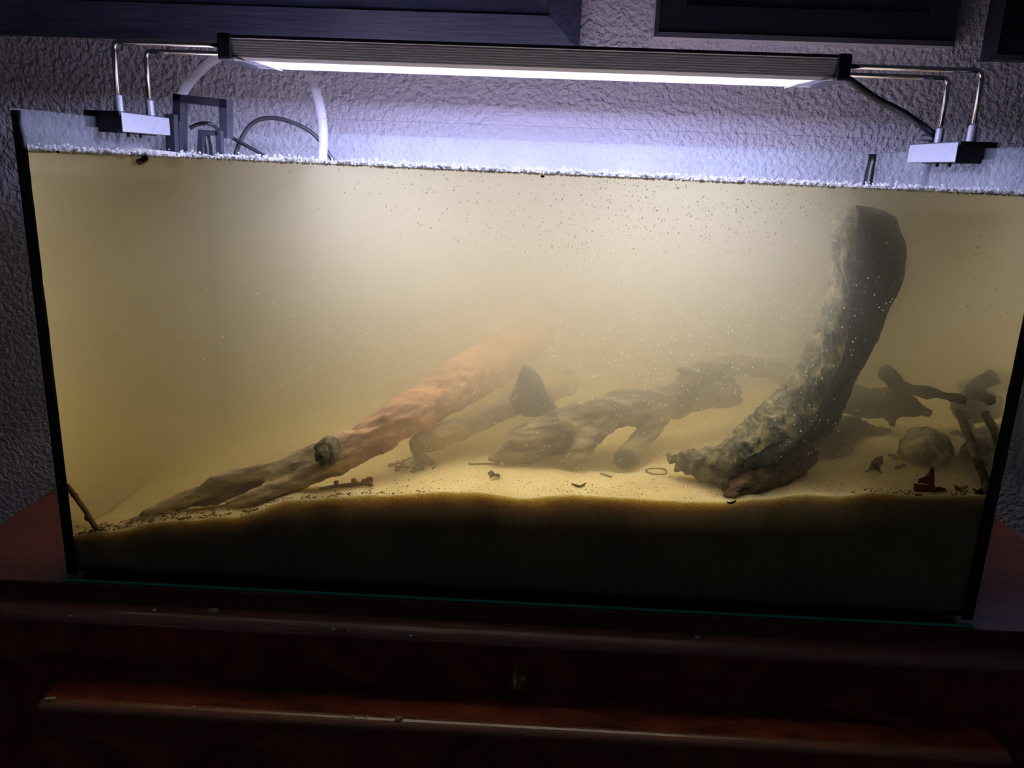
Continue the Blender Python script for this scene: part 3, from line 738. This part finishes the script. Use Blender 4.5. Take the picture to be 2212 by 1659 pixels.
tag(slab(out, .165, .02, M['dark_wood'], 'wood_slab', 0, .003), 'dark pointed wood slab standing between the two pale branches', 'driftwood')

# ------------------------------------------------------------------ middle driftwood with leg-like roots
md = thing('legged_driftwood', 'grey driftwood log standing on leg-like roots in the middle of the sand', 'driftwood', (.6, .14, .12))
bm = bmesh.new()
sweep(bm, [spx(1052, 992, .10, 5), spx(1095, 978, .11, 22), spx(1150, 950, .12, 42), spx(1210, 930, .135, 48), spx(1290, 900, .15, 42), spx(1370, 880, .17, 40), spx(1440, 868, .19, 38), spx(1500, 850, .21, 36), spx(1580, 850, .24, 34)], 60, 20, rough=.18, seed=21)
sweep(bm, [spx(1310, 895, .145, 30), spx(1275, 940, .125, 24), spx(1245, 970, .11, 18), spx(1215, 1004, .10, 6)], 24, 14, rough=.2, seed=22)
sweep(bm, [spx(1275, 945, .125, 20), spx(1258, 980, .105, 15), spx(1232, 1012, .095, 9)], 20, 14, rough=.2, seed=23)
sweep(bm, [spx(1430, 880, .18, 28), spx(1400, 930, .155, 24), spx(1375, 965, .135, 22), spx(1358, 985, .12, 24), spx(1350, 1000, .115, 18)], 28, 14, rough=.15, seed=24)
sweep(bm, [spx(1450, 865, .19, 24), spx(1490, 815, .19, 22), spx(1530, 795, .21, 19), spx(1590, 788, .24, 22), spx(1660, 795, .27, 24), spx(1740, 830, .30, 24)], 30, 14, rough=.25, seed=25)
sweep(bm, [spx(1500, 812, .19, 12), spx(1478, 800, .185, 8), spx(1462, 798, .18, 4)], 8, 10, rough=.3, seed=26)
me = remesh(bm, .0028, lambda p, n: .004 * fbm(Vector(((p.x + p.z) * 20, p.y * 60, (p.z - p.x * .25) * 90)), 4) + .001 * fbm(p * 190, 2), 1)
obj('log', me, M['grey_wood'], md)
bm = bmesh.new(); p = at(1349, 992, .105); blob(bm, p, .0135, .010, .0115, 3, .15, seed=4)
obj('foot_end', bm, M['dark_wood'], md, smooth=True)

# far logs
bm = bmesh.new()
sweep(bm, [spx(1810, 862, .20, 28), spx(1860, 866, .19, 31), spx(1925, 872, .17, 31), spx(1975, 884, .14, 19), spx(2012, 893, .12, 6)], 30, 16, rough=.2, seed=31)
sweep(bm, [spx(1914, 802, .155, 17), spx(1928, 820, .16, 16), spx(1952, 838, .155, 14), spx(2000, 847, .12, 12), spx(2050, 857, .085, 11), spx(2086, 866, .066, 9)], 34, 14, rough=.12, seed=32)
sweep(bm, [spx(1925, 885, .17, 18), spx(1925, 905, .16, 14), spx(1928, 918, .15, 8)], 10, 12, rough=.3, seed=33)
me = remesh(bm, .0024, disp_rough(.0028, 40, .001, 150))
tag(obj('branched_driftwood', me, M['dark_wood']), 'dark forked driftwood in the haze behind the curved trunk', 'driftwood')
tag(tube('straight_stick', [spx(2072, 890, .074, 8), spx(2092, 940, .046, 9), spx(2110, 990, .028, 9), spx(2128, 1040, .0185, 9), spx(2134, 1072, .0170, 9)], M['grey_wood'], None, n=40, seg=14, rough=.12), 'straight stick leaning back against the side glass beside the red leaf', 'stick')

# stone
bm = bmesh.new(); p = drop(2012, 1010); p = p + Vector((0, .018, .014)); 
blob(bm, p, .027, .024, .025, 5, .10, seed=3)
for v_ in bm.verts:
    d = v_.co - p; v_.co = p + d * (1 + .16 * fbm(v_.co * 55, 3) + .05 * noise.noise(v_.co * 170))
tag(obj('stone', bm, M['stone'], smooth=True), 'rounded pitted stone lying on the sand behind the red leaf', 'stone')

# ------------------------------------------------------------------ small things on the sand
def leaf(outline, Y, m, name, label, cat='leaf', thick=.0012, bend=6, tilt=.15, group=None):
    return tag(slab(outline, Y, thick, m, name, bend, .0006, tilt), label, cat, group)
rl = thing('red_leaf', 'torn dark red leaf standing upright on the sand beside the stone', 'leaf', drop(2005, 1064))
slab([(1983, 1043), (1986, 1034), (1996, 1030), (2003, 1026), (2007, 1021), (2010, 1014), (2016, 1010), (2019, 1012), (2019, 1042), (2004, 1045)], .019, .0014, M['red_leaf'], 'upper_blade', 8, .0006, .1, rl)
slab([(1978, 1046), (2004, 1048), (2019, 1041), (2021, 1058), (2030, 1053), (2044, 1056), (2046, 1061), (2020, 1064), (1976, 1065), (1975, 1056)], .018, .0014, M['red_leaf'], 'lower_blade', 8, .0006, .1, rl)
def flat_bit(px, py, w_, h_, m, name, label, cat, seed=0, curl=.4, group=None, d_=None, lift=0):
    """small ragged flake lying on the bed"""
    p = drop(px, py); a = pr(w_ / 2, p); b_ = pr(h_ / 2, p)
    bm = bmesh.new(); n = 11; rnd = random.Random(seed * 31 + int(px))
    ring, low_ = [], []
    for k in range(n):
        t = 2 * math.pi * k / n; r = rnd.uniform(.6, 1.15)
        x, y = a * r * math.cos(t), (d_ or a * .7) * r * math.sin(t)
        z = b_ * (.5 + curl * math.cos(t * 2 + seed) + .3 * rnd.random()) + lift
        q = Vector((p.x + x, p.y + y, 0)); q.z = sand_z(q.x, max(.0095, q.y)) + max(.0002, z); q.y = max(.0095, q.y)
        ring.append(bm.verts.new(q)); low_.append(bm.verts.new(q - Vector((0, 0, .0009))))
    c1_ = bm.verts.new(p + Vector((0, 0, b_ * .35 + .0006))); c2_ = bm.verts.new(p + Vector((0, 0, b_ * .35 - .0004)))
    for k in range(n):
        j = (k + 1) % n
        bm.faces.new((ring[k], ring[j], c1_)); bm.faces.new((low_[j], low_[k], c2_)); bm.faces.new((ring[j], ring[k], low_[k], low_[j]))
    bmesh.ops.recalc_face_normals(bm, faces=bm.faces)
    return tag(obj(name, bm, m), label, cat, group)
flat_bit(1067, 1033, 26, 26, M['black_bit'], 'leaf_scrap', 'curled black leaf scrap on open sand below the legged log', 'leaf', 2, .6)
flat_bit(1888, 1020, 40, 40, M['black_bit'], 'leaf_scrap', 'dark curled leaf scrap on the sand between trunk and stone', 'leaf', 4, .8)
flat_bit(1895, 1002, 22, 20, M['black_bit'], 'bark_scrap', 'small bark scrap just behind the dark curled leaf scrap', 'bark scrap', 5, .8)
flat_bit(2112, 1064, 26, 18, M['black_bit'], 'bark_scrap', 'dark bark scrap at the corner of the glass by the stick', 'bark scrap', 6, .7)
flat_bit(2072, 1058, 32, 18, M['brown_leaf'], 'leaf_scrap', 'frayed brown leaf scrap beside the torn red leaf', 'leaf', 7, .7)
flat_bit(1985, 1073, 16, 8, M['black_bit'], 'bark_scrap', 'black bark flake at the front glass below the red leaf', 'bark scrap', 8, .3)
for k, (x, y) in enumerate(((1925, 985), (1935, 992), (1940, 1012), (1952, 1007), (1958, 986))):
    flat_bit(x, y, 16, 9, M['brown_leaf'], 'bark_scrap', 'small brown bark scrap scattered beside the stone', 'bark scrap', 20 + k, .5, 'bark scraps beside the stone')
def twiglet(name, label, pts, m, r=2.5, cat='twig', seed=0):
    P = []
    for (x, y, h, rr_) in pts:
        p = drop(x, y); P.append((p.x, p.y, p.z + pr(h, p), pr(rr_, p)))
    o = tube(name, P, m, None, n=max(10, len(P) * 4), seg=8, rough=.25, seed=seed); return tag(o, label, cat)
twiglet('curled_twig', 'small dark curled twig on the sand near the front glass', [(1235, 1047, 2, 1.5), (1243, 1051, 3, 2.8), (1252, 1053, 2, 2.6), (1260, 1051, 3, 2.8), (1265, 1047, 4, 1.5)], M['black_bit'])
twiglet('short_twig', 'short brown twig on the sand before the round foot of the legged log', [(1297, 1025, 2, 1.6), (1308, 1028, 2, 2.6), (1321, 1032, 2, 1.8)], M['twig'])
twiglet('thin_stick', 'thin straight stick on the sand before the legged log', [(1012, 1004, 2, 2), (1050, 1004, 2, 2.6), (1080, 1005, 2, 2)], M['twig'])
twiglet('thin_stick', 'thin dark stick lying under the legged log', [(1105, 1005, 2, 3), (1130, 1007, 2, 3.5), (1148, 1006, 2, 2)], M['twig'])
twiglet('bark_sliver', 'dark bark sliver at the front glass below the trunk', [(1570, 1084, -1, 1.5), (1580, 1090, -3, 3), (1590, 1086, 2, 1.2)], M['black_bit'], cat='bark scrap')
p = drop(1085, 1006); bm = bmesh.new(); blob(bm, p + Vector((0, 0, .003)), .0035, .003, .0042, 2, .15)
tag(obj('pebble', bm, M['pale_bit'], smooth=True), 'tiny pale pebble beside the thin straight stick', 'pebble')
def ring(px, py, rx, ry, m, name, label, th=.0009):
    p = drop(px, py); bm = bmesh.new(); a = pr(rx, p); pts = []
    for k in range(33):
        t = 2 * math.pi * k / 32; q = Vector((p.x + a * math.cos(t), p.y + a * .95 * math.sin(t), 0)); q.z = sand_z(q.x, q.y) + .0009 + .0006 * math.sin(t * 3); pts.append((*q, th * (1 + .3 * math.sin(t * 2 + 1))))
    sweep(bm, pts, smooth=False, seg=8, cap=True); bmesh.ops.recalc_face_normals(bm, faces=bm.faces)
    return tag(obj(name, bm, m, smooth=True), label, 'ring')
ring(1418, 1019, 22, 14, M['twig'], 'thin_ring', 'thin brown ring lying flat on the sand beside the trunk foot')
ring(1806, 978, 32, 14, M['twig'], 'thin_ring', 'dim thin ring on the sand behind the trunk, by the root clump', .0011)

# left twig, leaning
tw = tube('leaning_twig', [(*at(143, 1047, .0135), .0026), (*at(158, 1066, .0135), .0029), (*at(160, 1069, .0135), .0037), (*at(165, 1076, .0135), .0028), (*at(188, 1108, .0135), .0027), (*at(191, 1118, .0135), .0042), (*at(196, 1124, .0135), .0028), (*at(213, 1148, .0135), .0026)], M['twig'], None, n=60, seg=12, rough=.15)
tag(tw, 'knobbly brown twig leaning upright in the corner by the side glass', 'twig')
# budded twig
bt = thing('budded_twig', 'thin green-brown twig with red buds lying on the sand below the branch', 'twig', drop(760, 1058))
P = []
for x, y, r in ((690, 1062, 3), (725, 1056, 4), (760, 1053, 4.5), (800, 1050, 4)):
    p = drop(x, y); P.append((p.x, p.y, p.z + .003, pr(r, p)))
tube('stem', P, M['twig'], bt, n=30, rough=.2)
for k, (x, y, r, up) in enumerate(((727, 1055, 6, 7), (764, 1052, 6, 9), (768, 1050, 5, 2), (800, 1054, 6, 2))):
    p = drop(x, y); bm = bmesh.new(); blob(bm, p + Vector((0, 0, .003 + pr(up, p))), pr(r, p), pr(r, p), pr(r, p), 2, .4, seed=k)
    obj('bud', bm, M['brown_leaf'], bt, smooth=True)
for k, (x, y, r) in enumerate(((786, 1050, 6), (798, 1048, 9))):
    p = drop(x, y); bm = bmesh.new(); blob(bm, p + Vector((0, 0, .004 + pr(4, p))), pr(r, p), pr(r * .5, p), pr(r, p), 2, .5, seed=k + 9)
    obj('bud', bm, M['red_leaf'], bt, smooth=True)
# fibrous root tangle
bm = bmesh.new(); rnd = random.Random(5)
for k in range(26):
    x, y = rnd.uniform(850, 935), rnd.uniform(995, 1018); dx, dy = rnd.uniform(-28, 28), rnd.uniform(-6, 8)
    P = []
    for t in (0, .33, .66, 1):
        p = drop(x + dx * t + rnd.uniform(-4, 4), y + dy * t + rnd.uniform(-2, 2)); P.append((p.x, p.y, p.z + rnd.uniform(.0005, .005), rnd.uniform(.0006, .0013)))
    sweep(bm, P, 8, 5)
tag(obj('root_tangle', bm, M['twig'], smooth=True), 'wispy tangle of fine brown roots under the driftwood stub', 'roots', kind='stuff')
# leaf litter along the front glass
def flakes(name, label, n, area, m, seed, size=(.0012, .004)):
    bm = bmesh.new(); rnd = random.Random(seed)
    for k in range(n):
        x, y = area(rnd); z = sand_z(x, y) + rnd.uniform(.0001, .0012); a = rnd.uniform(0, 6.28); s = rnd.uniform(*size); ws = s * rnd.uniform(.2, .55)
        ex = Vector((math.cos(a), math.sin(a), rnd.uniform(-.25, .35))); ey = Vector((-math.sin(a), math.cos(a), rnd.uniform(-.4, .4))); c0 = Vector((x, y, z))
        q = [c0 - ex * s, c0 - ey * ws, c0 + ex * s * rnd.uniform(.6, 1), c0 + ey * ws]
        for v_ in q: v_.y = max(.0092, v_.y)
        vs = [bm.verts.new(p) for p in q]; v2 = [bm.verts.new(p + Vector((0, 0, .0005))) for p in q]
        bm.faces.new(vs[::-1]); bm.faces.new(v2)
        for i in range(4): bm.faces.new((vs[i], vs[(i + 1) % 4], v2[(i + 1) % 4], v2[i]))
    return tag(obj(name, bm, m), label, 'leaf litter', kind='stuff')
flakes('leaf_litter', 'brown leaf litter on the low sand below the long pale branch', 260, lambda r: (min(.3, .012 + abs(r.gauss(.08, .07))), .0095 + abs(r.gauss(0, .016))), M['brown_leaf'], 3)
flakes('leaf_litter', 'pale leaf crumbs on the low sand at the leaning twig', 150, lambda r: (min(.25, .012 + abs(r.gauss(.05, .05))), .0095 + abs(r.gauss(0, .014))), M['pale_bit'], 4, (.001, .0032))
flakes('dark_specks', 'tiny dark specks of debris strewn over the open sand', 420, lambda r: (r.uniform(.25, .985), .0095 + abs(r.gauss(0, .05))), M['black_bit'], 6, (.0004, .0012))
flakes('leaf_litter', 'dark crumbs along the front glass near the red leaf', 60, lambda r: (r.uniform(.85, .985), .0095 + abs(r.gauss(0, .006))), M['black_bit'], 8, (.0006, .0022))
flakes('leaf_litter', 'brown leaf shreds along the front glass below the budded twig', 70, lambda r: (r.uniform(.2, .42), .0095 + abs(r.gauss(0, .005))), M['brown_leaf'], 9, (.0008, .0034))

# ------------------------------------------------------------------ foam, bubbles, drops
def spheres(name, label, cat, items, m, sub=1):
    tmp = bmesh.new(); bmesh.ops.create_icosphere(tmp, subdivisions=sub, radius=1)
    vs = [v_.co.copy() for v_ in tmp.verts]; fs = [[v_.index for v_ in f.verts] for f in tmp.faces]; tmp.free()
    V, F = [], []
    for (p, r, sq) in items:
        b_ = len(V); V += [(p[0] + c0.x * r * sq[0], p[1] + c0.y * r * sq[1], p[2] + c0.z * r * sq[2]) for c0 in vs]; F += [[i + b_ for i in f] for f in fs]
    me = bpy.data.meshes.new(name); me.from_pydata(V, [], F); me.update()
    return tag(obj(name, me, m, smooth=True), label, cat, kind='stuff')
rnd = random.Random(11)
it = []
for k in range(5200):
    x = rnd.uniform(.010, .990); h = .0042 * (1 + .5 * noise.noise(Vector((x * 14, 0, 0))))
    z = max(wz(x) - .0012 * (.4 + rnd.random() * .7), wz(x) + .0008 + h * rnd.gauss(0, .45)); it.append(((x, .0096 + abs(rnd.gauss(0, .0022)), z), rnd.uniform(.0005, .0015), (1, 1, 1)))
spheres('foam_line', 'line of white bubble foam along the front glass at the water surface', 'foam', it, M['foam'])
it = []
for k in range(2600):   # bubbles clinging inside the front glass
    px = rnd.gauss(1450, 330) if rnd.random() < .75 else rnd.uniform(60, 2180); py = 350 + abs(rnd.gauss(0, 300)) if rnd.random() < .7 else rnd.uniform(350, 1000)
    if px < 60 or px > 2190 or py > 1020: continue
    p = at(px, py, rnd.choice((.0092, .0092, .012, .02)) + rnd.random() * .004)
    if p.z > wz(p.x) - .004 or not .012 < p.x < .985 or p.z < sand_z(p.x, p.y) + .01: continue
    it.append((tuple(p), rnd.uniform(.00030, .00070), (1, 1, rnd.choice((1, 1, 1.6)))))
spheres('fine_bubbles', 'fine white bubbles scattered through the cloudy water', 'bubbles', it, M['white_speck'])
bm = bmesh.new()                                     # short slanting streaks of drifting fibres
for k in range(420):
    px, py = rnd.gauss(1400, 260), rnd.gauss(690, 170)
    if not 650 < px < 2000 or not 420 < py < 1000: continue
    Y = rnd.uniform(.012, .05); a = rnd.gauss(-1.0, .35); L = rnd.uniform(2.5, 6.5)
    p, q = at(px, py, Y), at(px + L * math.cos(a), py + L * math.sin(a), Y)
    if p.z < sand_z(p.x, p.y) + .01: continue
    sweep(bm, [(*p, .00022), (*p.lerp(q, .5), .00042), (*q, .00022)], smooth=False, seg=5)
tag(obj('drifting_fibres', bm, M['white_speck']), 'short white fibres drifting in the cloudy water', 'fibres', kind='stuff')
it = []
for k in range(240):
    x = rnd.uniform(.02, .98); z = rnd.uniform(wz(x) + .006, TH - .004)
    it.append(((x, .0084, z), rnd.uniform(.0005, .0016), (1, .5, rnd.uniform(1, 1.3))))
spheres('glass_droplets', 'clear water droplets on the front glass above the foam line', 'droplets', it, M['clear'], 2)
# large bubbles on the surface
for k, (px, py, r) in enumerate(((572, 340, 13), (745, 345, 11), (790, 344, 15), (822, 347, 9), (1085, 358, 20))):
    p = at(px, py + 8, .022); R_b = pr(r, p); bm = bmesh.new()
    bmesh.ops.create_uvsphere(bm, u_segments=24, v_segments=12, radius=R_b, matrix=Matrix.Translation((p.x, p.y, wz(p.x) - .001)))
    bmesh.ops.delete(bm, geom=[v_ for v_ in bm.verts if v_.co.z < wz(p.x) - .002], context='VERTS')
    tag(obj('surface_bubble', bm, M['clear'], smooth=True), *{0: ('clear bubble at the foam line where the sloping black cable dips in', 'bubble'), 2: ('largest bubble of the cluster at the foam line beside the milky hose', 'bubble'), 4: ('large solitary clear bubble at the foam line', 'bubble')}.get(k, ('small clear bubble in the cluster at the foam line beside the milky hose', 'bubble', 'small bubbles by the hose')))
# scum patches on the surface
def scum(name, label, x0, x1, y0, y1, h, seed):
    bm = bmesh.new(); g = []; n, m_ = 60, 14
    for j in range(m_ + 1):
        row = []
        for i in range(n + 1):
            u, v_ = i / n, j / m_; x, y = lerp(x0, x1, u), lerp(y0, y1, v_)
            k = (math.sin(u * math.pi) ** .7) * (math.sin(v_ * math.pi) ** .7)
            row.append(bm.verts.new((x, y, wz(x) - .0015 + k * h * (.7 + .35 * noise.noise(Vector((x * 30, y * 40, seed)))))))
        g.append(row)
    for j in range(m_):
        for i in range(n): bm.faces.new((g[j][i], g[j][i + 1], g[j + 1][i + 1], g[j + 1][i]))
    r = bmesh.ops.extrude_face_region(bm, geom=bm.faces[:]); bmesh.ops.translate(bm, vec=(0, 0, -.001), verts=[q for q in r['geom'] if isinstance(q, bmesh.types.BMVert)])
    bmesh.ops.recalc_face_normals(bm, faces=bm.faces)
    tag(obj(name, bm, M['scum'], smooth=True), label, 'scum')
scum('scum_patch', 'pale scum mound floating near the black corner seam', .03, .15, .03, .12, .010, 1)
scum('scum_patch', 'low pinkish scum strip floating below the lamp clamp', .10, .24, .14, .24, .006, 4)
# snails / dark specks at the water line
sn = thing('water_snail', 'dark snail clinging to the front glass just under the foam', 'snail', at(311, 348, .0105))
p = at(313, 342, .0105); bm = bmesh.new(); sweep(bm, [(*at(321, 336, .0105), .0008), (*at(316, 340, .0105), .0026), (*at(310, 346, .0105), .0032), (*at(307, 349, .0105), .0012)], 14, 12)
obj('shell', bm, M['black_bit'], sn, smooth=True)
p = at(303, 349, .0105); bm = bmesh.new(); blob(bm, p, .0046, .0012, .0030, 3, .05); obj('foot', bm, M['stone'], sn, smooth=True)
for k, (x, y, l) in enumerate(((125, 328, 'dark speck stuck in the foam near the corner seam'), (1172, 381, 'dark speck stuck in the foam below the large clear bubble'))):
    p = at(x, y, .0098); bm = bmesh.new(); blob(bm, p, .0020, .0014, .0012, 2, .3, seed=k); tag(obj('dark_speck', bm, M['black_bit'], smooth=True), l, 'debris')

# ------------------------------------------------------------------ sand crumbs on the dresser mouldings
def crumb(px, py, s, Y, z, label, group, k):
    d = ray(px, py); p = CAM + d * ((z - CAM.z) / d.z) if Y is None else at(px, py, Y)
    if Y is not None: p.z = z
    r = pr(s, p); bm = bmesh.new()
    for j in range(1 if s < 3 else 3):
        o_ = Vector((random.uniform(-1, 1) * r * .8, random.uniform(-.3, .3) * r, 0)) if j else Vector()
        blob(bm, p + o_ + Vector((0, 0, r * .45)), r * random.uniform(.7, 1.1), r * .7, r * .6, 2, .35, seed=k + j * 5)
    tag(obj('sand_crumb', bm, M['crumb'], smooth=True), label, 'crumb', group)
def mould_z(Y):
    s = min(1, max(0, (-.004 - Y) / .0225)); return -.0215 - .0105 * (1 - math.sqrt(max(0, 1 - s * s)))
for k, (x, y, s) in enumerate(((335, 1320, 5), (465, 1322, 9), (153, 1332, 4), (145, 1334, 2), (721, 1361, 5), (754, 1364, 3), (887, 1375, 4), (1506, 1378, 5), (368, 1331, 2), (93, 1323, 2), (15, 1326, 2))):
    best = min((abs((lambda d: (CAM + d * ((Y - CAM.y) / d.y)).z)(ray(x, y)) - mould_z(Y)), Y) for Y in [-.004 - .0225 * i / 80 for i in range(81)])
    Y = best[1]
    l = {0: 'rounded pale crumb next to the large flaky crumb on the upper moulding', 1: 'large flaky pale crumb on the upper moulding of the dresser', 7: 'tiny bent pale fibre crumb alone beyond the drawer handle, on the upper moulding'}.get(k)
    crumb(x, y, s, Y, mould_z(Y), l or 'small pale sand crumb lying on the upper moulding of the dresser', None if l else 'small crumbs on the upper moulding', k)
for k, (x, y, s) in enumerate(((112, 1506, 7), (100, 1509, 5), (160, 1512, 3), (355, 1525, 3), (421, 1527, 4), (762, 1546, 4), (793, 1549, 3), (805, 1550, 2), (840, 1551, 2), (863, 1549, 7), (260, 1518, 2), (470, 1540, 2))):
    p = at(x, y, -.02); crumb(x, y, s, BY - .003, BZ + .0066, *{0: ('pale crumb heap on the very end of the lower bead moulding', None), 9: ('large pale crumb sitting midway along the lower bead moulding', None)}.get(k, ('small pale sand crumb lying on the lower bead moulding', 'small crumbs on the lower moulding')), k + 30)
